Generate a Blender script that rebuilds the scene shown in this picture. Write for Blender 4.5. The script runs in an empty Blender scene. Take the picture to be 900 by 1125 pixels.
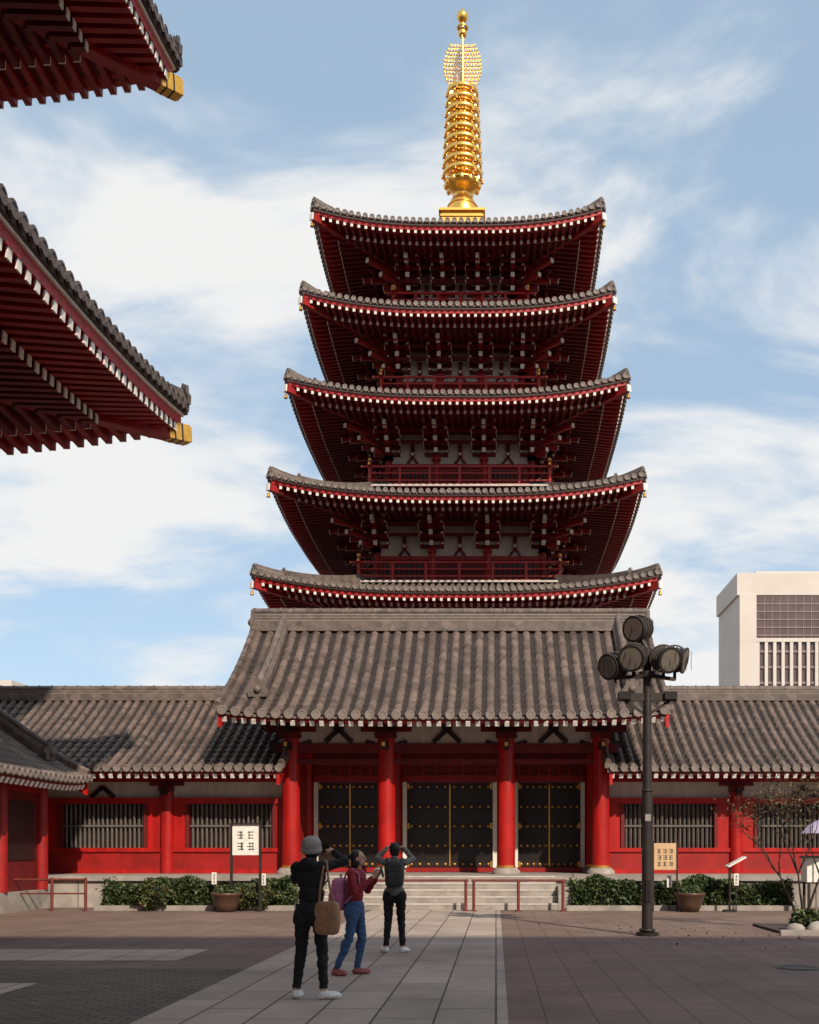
import bpy, math, random
import numpy as np
from mathutils import Vector, Matrix, noise
random.seed(11)
scene=bpy.context.scene
PI=math.pi
# ------------------------------------------------------------------ materials
def nt(m):
    m.use_nodes=True
    return m.node_tree.nodes,m.node_tree.links,m.node_tree.nodes["Principled BSDF"]
def mat(name,col,rough=.6,metal=0.0,var=.2,scale=2.5,bump=.15,bscale=25,cell=0,cellscale=3.0,spec=.4,bdist=.02,streak=0):
    m=bpy.data.materials.new(name); N,L,b=nt(m)
    tc=N.new('ShaderNodeTexCoord')
    no=N.new('ShaderNodeTexNoise'); no.inputs['Scale'].default_value=scale; no.inputs['Detail'].default_value=4; no.inputs['Roughness'].default_value=.65
    L.new(tc.outputs['Object'],no.inputs['Vector'])
    mr=N.new('ShaderNodeMapRange'); mr.inputs[1].default_value=.3; mr.inputs[2].default_value=.7
    mr.inputs[3].default_value=1-var; mr.inputs[4].default_value=1+var
    L.new(no.outputs['Fac'],mr.inputs[0])
    fac=mr.outputs[0]
    if cell>0:
        vo=N.new('ShaderNodeTexVoronoi'); vo.inputs['Scale'].default_value=cellscale
        L.new(tc.outputs['Object'],vo.inputs['Vector'])
        m2=N.new('ShaderNodeMapRange'); m2.inputs[3].default_value=1-cell; m2.inputs[4].default_value=1+cell
        sp=N.new('ShaderNodeSeparateColor'); L.new(vo.outputs['Color'],sp.inputs[0]); L.new(sp.outputs[0],m2.inputs[0])
        mu=N.new('ShaderNodeMath'); mu.operation='MULTIPLY'; L.new(fac,mu.inputs[0]); L.new(m2.outputs[0],mu.inputs[1]); fac=mu.outputs[0]
    if streak>0:
        mp=N.new('ShaderNodeMapping'); mp.inputs['Scale'].default_value=(3.5,3.5,.35); L.new(tc.outputs['Object'],mp.inputs[0])
        n4=N.new('ShaderNodeTexNoise'); n4.inputs['Scale'].default_value=2; n4.inputs['Detail'].default_value=3; L.new(mp.outputs[0],n4.inputs['Vector'])
        m4=N.new('ShaderNodeMapRange'); m4.inputs[1].default_value=.3; m4.inputs[2].default_value=.7; m4.inputs[3].default_value=1-streak; m4.inputs[4].default_value=1+streak*.5; L.new(n4.outputs['Fac'],m4.inputs[0])
        mu=N.new('ShaderNodeMath'); mu.operation='MULTIPLY'; L.new(fac,mu.inputs[0]); L.new(m4.outputs[0],mu.inputs[1]); fac=mu.outputs[0]
    vm=N.new('ShaderNodeVectorMath'); vm.operation='SCALE'; vm.inputs[0].default_value=col
    L.new(fac,vm.inputs['Scale']); L.new(vm.outputs[0],b.inputs['Base Color'])
    b.inputs['Roughness'].default_value=rough; b.inputs['Metallic'].default_value=metal
    b.inputs['Specular IOR Level'].default_value=spec
    if bump>0:
        n2=N.new('ShaderNodeTexNoise'); n2.inputs['Scale'].default_value=bscale; n2.inputs['Detail'].default_value=2
        L.new(tc.outputs['Object'],n2.inputs['Vector'])
        bp=N.new('ShaderNodeBump'); bp.inputs['Strength'].default_value=bump; bp.inputs['Distance'].default_value=bdist
        L.new(n2.outputs['Fac'],bp.inputs['Height']); L.new(bp.outputs[0],b.inputs['Normal'])
    return m
def paver(name,c1,c2,mortar,bw,rh,rot=0,msize=.012,stain=.35,rough=.75,offset=.5):
    m=bpy.data.materials.new(name); N,L,b=nt(m)
    tc=N.new('ShaderNodeTexCoord'); mp=N.new('ShaderNodeMapping'); mp.inputs['Rotation'].default_value=(0,0,rot)
    L.new(tc.outputs['Object'],mp.inputs['Vector'])
    br=N.new('ShaderNodeTexBrick'); br.offset=offset
    for k,v in (('Scale',1.0),('Brick Width',bw),('Row Height',rh),('Mortar Size',msize),('Mortar Smooth',.2),('Bias',0.0)): br.inputs[k].default_value=v
    br.inputs['Color1'].default_value=(*c1,1); br.inputs['Color2'].default_value=(*c2,1); br.inputs['Mortar'].default_value=(*mortar,1)
    L.new(mp.outputs[0],br.inputs['Vector'])
    no=N.new('ShaderNodeTexNoise'); no.inputs['Scale'].default_value=.55; no.inputs['Detail'].default_value=7; no.inputs['Roughness'].default_value=.7
    L.new(tc.outputs['Object'],no.inputs['Vector'])
    mr=N.new('ShaderNodeMapRange'); mr.inputs[1].default_value=.3; mr.inputs[2].default_value=.7; mr.inputs[3].default_value=1-stain; mr.inputs[4].default_value=1+stain*.6
    L.new(no.outputs['Fac'],mr.inputs[0])
    n3=N.new('ShaderNodeTexNoise'); n3.inputs['Scale'].default_value=60; n3.inputs['Detail'].default_value=3
    L.new(tc.outputs['Object'],n3.inputs['Vector'])
    m3=N.new('ShaderNodeMapRange'); m3.inputs[1].default_value=.3; m3.inputs[2].default_value=.7; m3.inputs[3].default_value=.8; m3.inputs[4].default_value=1.18
    L.new(n3.outputs['Fac'],m3.inputs[0])
    mu=N.new('ShaderNodeMath'); mu.operation='MULTIPLY'; L.new(mr.outputs[0],mu.inputs[0]); L.new(m3.outputs[0],mu.inputs[1])
    vm=N.new('ShaderNodeVectorMath'); vm.operation='SCALE'; L.new(br.outputs['Color'],vm.inputs[0]); L.new(mu.outputs[0],vm.inputs['Scale'])
    L.new(vm.outputs[0],b.inputs['Base Color']); b.inputs['Roughness'].default_value=rough
    b.inputs['Specular IOR Level'].default_value=.3
    bp=N.new('ShaderNodeBump'); bp.invert=True; bp.inputs['Strength'].default_value=.5; bp.inputs['Distance'].default_value=.01
    L.new(br.outputs['Fac'],bp.inputs['Height']); L.new(bp.outputs[0],b.inputs['Normal'])
    return m
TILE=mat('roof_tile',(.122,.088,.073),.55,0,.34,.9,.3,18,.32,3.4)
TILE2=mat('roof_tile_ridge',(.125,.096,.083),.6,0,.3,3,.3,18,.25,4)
TILEP=mat('roof_tile_pan_shade',(.030,.022,.019),.7,0,.3,2,.3,18,.2,3.4)  # pans darkened: shade between the ribs is put into the colour
TCAP=mat('tile_end_cap',(.19,.155,.135),.6,0,.25,4,.2,20)
TILEH=mat('hall_roof_tile_shaded',(.055,.042,.038),.6,0,.28,1.1,.3,18,.24,3.4)  # darker tile: the hall eaves' shade is put into the colour
TCAPH=mat('hall_tile_end_cap_shaded',(.085,.068,.062),.6,0,.25,4,.2,20)  # shade on the hall's tile ends is part of this colour
RED=mat('vermilion_lacquer',(.38,.009,.007),.42,0,.18,1.4,.08,12,streak=.25)
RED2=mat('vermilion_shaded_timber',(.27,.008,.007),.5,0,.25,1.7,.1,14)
DRED=mat('dark_red_shaded_timber',(.125,.005,.006),.6,0,.3,2,.1,14)  # dark red, deepened: shade under the eaves is in the colour
DARK=mat('dark_timber',(.016,.009,.008),.5,0,.3,3,.15,20)
DOOR=mat('door_timber',(.012,.007,.006),.4,0,.35,3,.15,20)
WHITE=mat('white_paint',(.74,.71,.65),.6,0,.10,5,.05,20)
PLAST=mat('white_plaster',(.52,.47,.42),.8,0,.12,1.5,.1,14,streak=.15)
GOLD=mat('gold_leaf',(.95,.56,.13),.3,1.0,.12,4,.12,20)
GOLDP=mat('gold_fitting',(.66,.36,.07),.35,.8,.2,9,.2,30)
STONE=mat('granite',(.30,.265,.235),.75,0,.22,2.5,.3,40,.12,2)
LATT=mat('lattice_bar',(.11,.092,.08),.7,0,.25,4,.1,20)
BLACK=mat('black_metal',(.018,.016,.015),.4,.3,.2,8,.1,30)
POST=mat('lamp_post_paint',(.035,.027,.024),.45,.3,.25,6,.1,30)
# ------------------------------------------------------------------ mesh builder
class MB:
    def __init__(s): s.v=[];s.f=[];s.m=[];s.sm=[];s.mats=[];s.T=None
    def add(s,vs,fs,mt,smooth=False):
        if mt not in s.mats: s.mats.append(mt)
        mi=s.mats.index(mt); o=len(s.v)
        if s.T is not None: vs=[s.T@Vector(p) for p in vs]
        s.v.extend([tuple(p) for p in vs])
        for f in fs: s.f.append([i+o for i in f]); s.m.append(mi); s.sm.append(smooth)
    def box(s,c,sz,mt,R=None):
        x,y,z=sz[0]/2,sz[1]/2,sz[2]/2; c=Vector(c)
        P=[Vector(p) for p in ((-x,-y,-z),(x,-y,-z),(x,y,-z),(-x,y,-z),(-x,-y,z),(x,-y,z),(x,y,z),(-x,y,z))]
        if R is not None: P=[R@p for p in P]
        s.add([c+p for p in P],[(0,3,2,1),(4,5,6,7),(0,1,5,4),(1,2,6,5),(2,3,7,6),(3,0,4,7)],mt)
    def b2(s,x0,x1,y0,y1,z0,z1,mt): s.box(((x0+x1)/2,(y0+y1)/2,(z0+z1)/2),(abs(x1-x0),abs(y1-y0),abs(z1-z0)),mt)
    def beam(s,p0,p1,w,h,mt):
        p0=Vector(p0);p1=Vector(p1);d=p1-p0;L=d.length
        if L<1e-5: return
        d/=L; up=Vector((0,0,1)) if abs(d.z)<.95 else Vector((0,1,0))
        a=d.cross(up).normalized(); u=a.cross(d)
        R=Matrix((a,d,u)).transposed()
        s.box((p0+p1)/2,(w,L,h),mt,R)
    def cyl(s,p0,p1,r0,r1,n,mt,smooth=True):
        p0=Vector(p0);p1=Vector(p1);d=(p1-p0).normalized()
        up=Vector((0,0,1)) if abs(d.z)<.9 else Vector((1,0,0))
        a=d.cross(up).normalized(); b=a.cross(d)
        vs=[];fs=[]
        for p,r in ((p0,r0),(p1,r1)):
            for k in range(n):
                t=2*PI*k/n; vs.append(p+a*r*math.cos(t)+b*r*math.sin(t))
        for k in range(n): fs.append((k,(k+1)%n,n+(k+1)%n,n+k))
        s.add(vs,fs,mt,smooth)
        s.add(vs[:n],[tuple(reversed(range(n)))],mt); s.add(vs[n:],[tuple(range(n))],mt)
    def lathe(s,c,prof,n,mt,smooth=True):
        c=Vector(c);vs=[];fs=[]
        for r,z in prof:
            for k in range(n):
                t=2*PI*k/n; vs.append(c+Vector((r*math.cos(t),r*math.sin(t),z)))
        for j in range(len(prof)-1):
            for k in range(n): fs.append((j*n+k,j*n+(k+1)%n,(j+1)*n+(k+1)%n,(j+1)*n+k))
        s.add(vs,fs,mt,smooth)
    def torus(s,c,R,r,mt,M=None,n=24,k=8,sz=1.0):
        vs=[];fs=[];c=Vector(c)
        for i in range(n):
            a=2*PI*i/n
            for j in range(k):
                b=2*PI*j/k
                p=Vector(((R+r*math.cos(b))*math.cos(a),(R+r*math.cos(b))*math.sin(a),r*sz*math.sin(b)))
                if M is not None: p=M@p
                vs.append(c+p)
        for i in range(n):
            for j in range(k): fs.append((i*k+j,((i+1)%n)*k+j,((i+1)%n)*k+(j+1)%k,i*k+(j+1)%k))
        s.add(vs,fs,mt,True)
    def ell(s,c,r,mt,R=None,n=16,m=10):
        c=Vector(c);vs=[];fs=[]
        for j in range(m+1):
            ph=PI*j/m
            for i in range(n):
                t=2*PI*i/n
                p=Vector((r[0]*math.sin(ph)*math.cos(t),r[1]*math.sin(ph)*math.sin(t),-r[2]*math.cos(ph)))
                if R is not None: p=R@p
                vs.append(c+p)
        for j in range(m):
            for i in range(n): fs.append((j*n+i,j*n+(i+1)%n,(j+1)*n+(i+1)%n,(j+1)*n+i))
        s.add(vs,fs,mt,True)
    def obj(s,name,parent=None):
        me=bpy.data.meshes.new(name); me.from_pydata(s.v,[],s.f)
        for m in s.mats: me.materials.append(m)
        me.polygons.foreach_set('material_index',s.m); me.polygons.foreach_set('use_smooth',s.sm)
        me.update(); o=bpy.data.objects.new(name,me); scene.collection.objects.link(o)
        if parent: o.parent=parent
        return o
def empty(name,loc=(0,0,0)):
    o=bpy.data.objects.new(name,None); scene.collection.objects.link(o); o.empty_display_size=.3
    return o
# ------------------------------------------------------------------ roofs
def rib(B,P,s,i0,i1,seg,R,mt):
    n=max(1,int(round((i1-i0)/seg))); vs=[];fs=[]
    K=7
    for j in range(n):
        for e,rad in ((0,R),(1,R*.87)):
            p=P(s,i0+(j+e)*(i1-i0)/n)
            for k in range(K):
                t=PI*k/(K-1); vs.append((p[0]+rad*math.cos(t),p[1],p[2]+rad*1.1*math.sin(t)+(0.008 if e==0 else 0)))
    rows=2*n
    for r in range(rows-1):
        for k in range(K-1): fs.append((r*K+k,r*K+k+1,(r+1)*K+k+1,(r+1)*K+k))
    B.add(vs,fs,mt,False)
def cap(B,p,R,mt):
    x,y,z=p; n=10
    vs=[(x+R*math.cos(2*PI*k/n),y,z+R*math.sin(2*PI*k/n)) for k in range(n)]
    vs+=[(x+R*math.cos(2*PI*k/n),y-.06,z+R*math.sin(2*PI*k/n)) for k in range(n)]
    vs+=[(x+R*.65*math.cos(2*PI*k/n),y-.06,z+R*.65*math.sin(2*PI*k/n)) for k in range(n)]
    vs+=[(x+R*.65*math.cos(2*PI*k/n),y-.045,z+R*.65*math.sin(2*PI*k/n)) for k in range(n)]
    fs=[]
    for a in range(3):
        for k in range(n): fs.append((a*n+k,a*n+(k+1)%n,(a+1)*n+(k+1)%n,(a+1)*n+k))
    fs.append(tuple(range(3*n,4*n)))
    B.add(vs,fs,mt)
def sweep(B,pts,w,h,mt,zoff=0):
    vs=[];fs=[];n=len(pts)
    for k,p in enumerate(pts):
        a=pts[max(0,k-1)];b=pts[min(n-1,k+1)];d=(b-a);d.z=0;d.normalize()
        sd=Vector((-d.y,d.x,0))*w/2
        vs+= [p-sd+Vector((0,0,zoff)),p+sd+Vector((0,0,zoff)),p+sd+Vector((0,0,zoff+h)),p-sd+Vector((0,0,zoff+h))]
    for k in range(n-1):
        for j in range(4): fs.append((k*4+j,(k+1)*4+j,(k+1)*4+(j+1)%4,k*4+(j+1)%4))
    fs.append((3,2,1,0)); fs.append(tuple((n-1)*4+j for j in range(4)))
    B.add(vs,fs,mt)
def ornament(B,p,d,sc,mt):
    p=Vector(p);d=Vector(d).normalized();a=Vector((-d.y,d.x,0)); u=Vector((0,0,1))
    out=[(-.5,-.1),(-.55,.25),(-.34,.5),(-.3,.8),(-.12,.68),(0,.95),(.12,.68),(.3,.8),(.34,.5),(.55,.25),(.5,-.1)]
    vs=[p+a*x*sc+u*z*sc-d*.06*sc for x,z in out]+[p+a*x*sc+u*z*sc+d*.1*sc for x,z in out]
    n=len(out);fs=[tuple(range(n)),tuple(reversed(range(n,2*n)))]+[(k,(k+1)%n,n+(k+1)%n,n+k) for k in range(n)]
    B.add(vs,fs,mt); B.ell(p+u*.28*sc+d*.12*sc,(.2*sc,.2*sc,.2*sc),mt,n=8,m=6)
def hip_roof(par,nm,cx,cy,lx,ly,z0,inset,rise,lift,c,pitch,R,seg,wall_in,raf=.24,fi=1.15,rw=.1,rh=.13,sl=.12,a=.75,hipw=.34,eth=1.0,goldn=True,apex=False,tilem=None,capm=None):
    Bt=MB();Be=MB();Br=MB();TL=tilem or TILE;CM=capm or TCAP;T2=tilem or TILE2
    def lf(q): return lift*max(0,1-q/c)**2.4
    for k in range(4):
        l,d=(lx,ly) if k%2==0 else (ly,lx)
        T=Matrix.Translation((cx,cy,0))@Matrix.Rotation(k*PI/2,4,'Z')
        for B in (Bt,Be,Br): B.T=T
        def P(s,i,dz=0):
            v=max(0,i/inset); q=l-abs(s)
            return (s,-(d-i),z0+rise*(a*v+(1-a)*v*v)+lf(q)*(1-min(1,v))**1.2+dz)
        nu,nv=36,10;vs=[];fs=[]
        for jv in range(nv+1):
            i=inset*jv/nv
            for ju in range(nu+1):
                t=-1+2*ju/nu; t=math.copysign(abs(t)**.8,t); vs.append(P(t*(l-i),i))
        for jv in range(nv):
            for ju in range(nu):
                q=jv*(nu+1)+ju; fs.append((q,q+1,q+nu+2,q+nu+1))
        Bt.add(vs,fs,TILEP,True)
        n=int(2*(l-.12)/pitch)
        for j in range(n+1):
            s=-(n*pitch)/2+j*pitch
            i1=min(inset,l-abs(s))
            p=P(s,0); cap(Bt,(p[0],p[1]-.02,p[2]+R*.25),R*1.12,CM)
            if i1>.15: rib(Bt,P,s,-.02,i1,seg,R,TL)
        def strip(B,i0,i1,zt,h,mt):
            m=40;vs=[];fs=[]
            for ju in range(m+1):
                t=-1+2*ju/m
                for (ii,zz) in ((i0,zt),(i1,zt),(i1,zt-h),(i0,zt-h)):
                    s=t*(l-ii); vs.append((s,-(d-ii),z0+lf(l-abs(s)-0)*1.0+zz))
            for ju in range(m):
                for q in range(4): fs.append((ju*4+q,ju*4+(q+1)%4,(ju+1)*4+(q+1)%4,(ju+1)*4+q))
            B.add(vs,fs,mt)
        strip(Bt,.0,.3,-.004,.07*eth,T2)
        strip(Be,.07,.45,-.074*eth,.04*eth,WHITE)
        strip(Be,.12,.5,-.116*eth,.15*eth,RED)
        zb=-.27*eth
        def U2(s,i,dz=0):
            q=max(0,l-abs(s)); f=max(0,1-i/wall_in)
            return (s,-(d-i),z0+zb+sl*i+lf(q)*f**.7+dz)
        for (ia,ib,dz) in ((.3,fi+.05,0.0),(fi-.0,wall_in+.3,-.12*eth)):
            vs=[];fs=[];nu=30;nv=6
            for jv in range(nv+1):
                i=ia+(ib-ia)*jv/nv
                for ju in range(nu+1): vs.append(U2((-1+2*ju/nu)*(l-i),i,dz+.0))
            for jv in range(nv):
                for ju in range(nu):
                    q=jv*(nu+1)+ju; fs.append((q,q+nu+1,q+nu+2,q+1))
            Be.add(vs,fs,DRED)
        m=40;vs=[];fs=[]
        for ju in range(m+1):
            t=-1+2*ju/m
            for (ii,dz) in ((fi-.06,.0),(fi+.06,.0),(fi+.06,-.12*eth-.02),(fi-.06,-.12*eth-.02)):
                s=t*(l-ii); vs.append(U2(s,ii,dz))
        for ju in range(m):
            for q in range(4): fs.append((ju*4+q,ju*4+(q+1)%4,(ju+1)*4+(q+1)%4,(ju+1)*4+q))
        Be.add(vs,fs,RED)
        nr=int(2*(l-.35)/raf)
        for j in range(nr+1):
            s=-(nr*raf)/2+j*raf
            i1=min(fi,l-abs(s)-.02)
            if i1>.3:
                p0=Vector(U2(s,.17,-rh/2-.003));p1=Vector(U2(s,i1,-rh/2-.003))
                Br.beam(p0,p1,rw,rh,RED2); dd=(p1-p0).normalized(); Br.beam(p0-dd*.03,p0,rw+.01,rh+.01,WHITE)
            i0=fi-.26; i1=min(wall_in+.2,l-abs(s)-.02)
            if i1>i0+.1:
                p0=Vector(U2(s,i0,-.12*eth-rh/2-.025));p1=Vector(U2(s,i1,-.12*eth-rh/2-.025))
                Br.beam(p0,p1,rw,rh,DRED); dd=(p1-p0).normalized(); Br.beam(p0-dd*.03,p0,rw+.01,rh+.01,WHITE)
        pts=[]
        iend=inset if not apex else inset-.3
        for j in range(15):
            i=.12+(iend-.12)*j/14; x,y,z=P(l-i,i); pts.append(Vector((x,y,z)))
        sweep(Bt,pts,hipw,.16,T2,.02); sweep(Bt,pts,hipw*.75,.09,CM,.18)
        pr=[p+Vector((0,0,.3)) for p in pts]
        for j in range(len(pr)-1): Bt.cyl(pr[j],pr[j+1],hipw*.3,hipw*.3,6,T2)
        dirc=(pts[0]-pts[3]); dirc.z=0; dirc.normalize()
        ornament(Bt,pts[0]+dirc*.05+Vector((0,0,.08)),dirc,hipw*1.15,T2)
        pts2=[p+Vector((0,0,.16)) for p in pts[3:]]
        sweep(Bt,pts2,hipw*.9,.24,T2,.0)
        ornament(Bt,pts2[0]+Vector((0,0,.08)),dirc,hipw*1.1,T2)
        a0=Vector(U2(l-.02,.02,-.2));a1=Vector(U2(l-wall_in,wall_in,-.3))
        Br.beam(a0+(a1-a0)*.01,a1,rw*2.2,rh*2.1,RED2)
        dd=(a0-a1).normalized()
        if goldn:
            Br.beam(a0,a0+dd*.05,rw*2.05,rh*1.95,GOLDP); Br.beam(a0-dd*.5,a0-dd*.002,rw*2.3,rh*2.2,GOLDP)
            for z in (-.35,-.17): Br.beam(a0+dd*(z-.04),a0+dd*(z+.0),rw*2.36,rh*2.26,DARK)
        else:
            Br.beam(a0,a0+dd*.05,rw*2.3,rh*2.2,WHITE)
            c0=Vector(a0)+Vector((0,0,-.3)); Br.lathe(c0,[(.02,.1),(.05,.07),(.065,-.05),(.08,-.08)],8,GOLDP)
    Bt.obj(nm+'_tiles',par);Be.obj(nm+'_eaves',par);Br.obj(nm+'_rafters',par)
def gable_roof(par,nm,M,hx,D,ze,zr,pitch,R,seg,wall_in,lift=.1,a=.7,raf=.26,desc=None,ridge_h=.5,rw=.12,rh=.14,ends=(1,1)):
    Bt=MB();Be=MB()
    rise=zr-ze
    for k in range(2):
        T=M@Matrix.Rotation(k*PI,4,'Z'); Bt.T=T;Be.T=T
        def P(s,i,dz=0):
            v=i/D
            return (s,-(D-i),ze+rise*(a*v+(1-a)*v*v)+lift*(abs(s)/hx)**5*(1-max(0,v))+dz)
        n=max(2,int(round(D*1.15/seg)))
        nu=24;vs=[];fs=[]
        for j in range(n):
            for e,dz in ((0,.035),(1,0)):
                i=(j+e)*D/n
                for ju in range(nu+1): vs.append(P(-hx+2*hx*ju/nu,i,dz))
        for r in range(2*n-1):
            for ju in range(nu):
                q=r*(nu+1)+ju; fs.append((q,q+1,q+nu+2,q+nu+1))
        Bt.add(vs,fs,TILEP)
        nr=int((2*hx-.1)/pitch)
        for j in range(nr+1):
            s=-(nr*pitch)/2+j*pitch+random.uniform(-.008,.008)
            rib(Bt,P,s,-.03,D,seg,R*random.uniform(.96,1.04),TILE)
            p=P(s,0);cap(Bt,(p[0],p[1]-.03,p[2]+R*.3),R*1.08,TCAP)
        def strip(B,i0,i1,zt,h,mt):
            m=24;vs=[];fs=[]
            for ju in range(m+1):
                s=-hx+.02+(2*hx-.04)*ju/m
                for (ii,zz) in ((i0,zt),(i1,zt),(i1,zt-h),(i0,zt-h)):
                    vs.append((s,-(D-ii),P(s,0)[2]+zz))
            for ju in range(m):
                for q in range(4): fs.append((ju*4+q,ju*4+(q+1)%4,(ju+1)*4+(q+1)%4,(ju+1)*4+q))
            B.add(vs,fs,mt)
        strip(Bt,.0,.25,-.004,.07,TILE2); strip(Be,.08,.4,-.078,.07,RED2)
        nv=8;vs=[];fs=[]
        for jv in range(nv+1):
            i=.25+(D-.25)*jv/nv
            for ju in range(nu+1):
                s=-hx+.1+(2*hx-.2)*ju/nu; vs.append(P(s,i,-.16))
        for jv in range(nv):
            for ju in range(nu):
                q=jv*(nu+1)+ju; fs.append((q,q+nu+1,q+nu+2,q+1))
        Be.add(vs,fs,DRED)
        nr=int((2*hx-.3)/raf)
        for j in range(nr+1):
            s=-(nr*raf)/2+j*raf
            p0=Vector(P(s,.10,-.165-rh/2));p1=Vector(P(s,wall_in,-.165-rh/2))
            Be.beam(p0,p1,rw,rh,RED2);dd=(p1-p0).normalized();Be.beam(p0-dd*.03,p0,rw+.006,rh+.006,WHITE)
        for sg,en in ((-1,ends[0] if k==0 else ends[1]),(1,ends[1] if k==0 else ends[0])):
            if not en: continue
            pts=[Vector(P(sg*(hx-.02),i)) for i in [D*j/12 for j in range(13)]]
            sweep(Bt,pts,.2,.14,TILE2,.03)
            for j in range(12): Bt.cyl(pts[j]+Vector((0,0,.19)),pts[j+1]+Vector((0,0,.19)),.1,.085,6,TILE)
            sweep(Be,[p+Vector((-sg*.08,0,0)) for p in pts],.09,.36,RED,-.45)
            sweep(Be,[p+Vector((-sg*.04,0,0)) for p in pts],.1,.06,WHITE,-.085)
            if desc:
                sx=sg*(hx-desc); pts=[Vector(P(sx,i)) for i in [D*(.2+.8*j/10) for j in range(11)]]
                sweep(Bt,pts,.34,.26,TILE2,.05); sweep(Bt,pts,.24,.12,TCAP,.31)
                for j in range(10): Bt.cyl(pts[j]+Vector((0,0,.48)),pts[j+1]+Vector((0,0,.48)),.11,.11,6,TILE2)
                ornament(Bt,pts[0]+Vector((0,0,.15)),(0,-1,0),.55,TILE2)
    Bt.T=M;Be.T=M
    e=hx
    Bt.b2(-e,e,-.28,.28,zr-.1,zr+ridge_h*.35,TILE2)
    for j in range(3):
        z=zr+ridge_h*(.35+.15*j); Bt.b2(-e+.02,e-.02,-.22+.02*j,.22-.02*j,z,z+ridge_h*.1,TCAP); Bt.b2(-e+.04,e-.04,-.18+.02*j,.18-.02*j,z+ridge_h*.1,z+ridge_h*.15,TILEP)
    Bt.cyl((-e,0,zr+ridge_h*.9),(e,0,zr+ridge_h*.9),.12,.12,8,TILE2)
    k=-e
    while k<e: Bt.cyl((k,0,zr+ridge_h*.9),(k+.05,0,zr+ridge_h*.9),.135,.135,8,TILE); k+=.42
    for sg in (-1,1): ornament(Bt,(sg*e,0,zr+ridge_h*.05),(sg,0,0),ridge_h*1.1,TILE2)
    Bt.obj(nm+'_tiles',par);Be.obj(nm+'_eaves',par)
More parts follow.
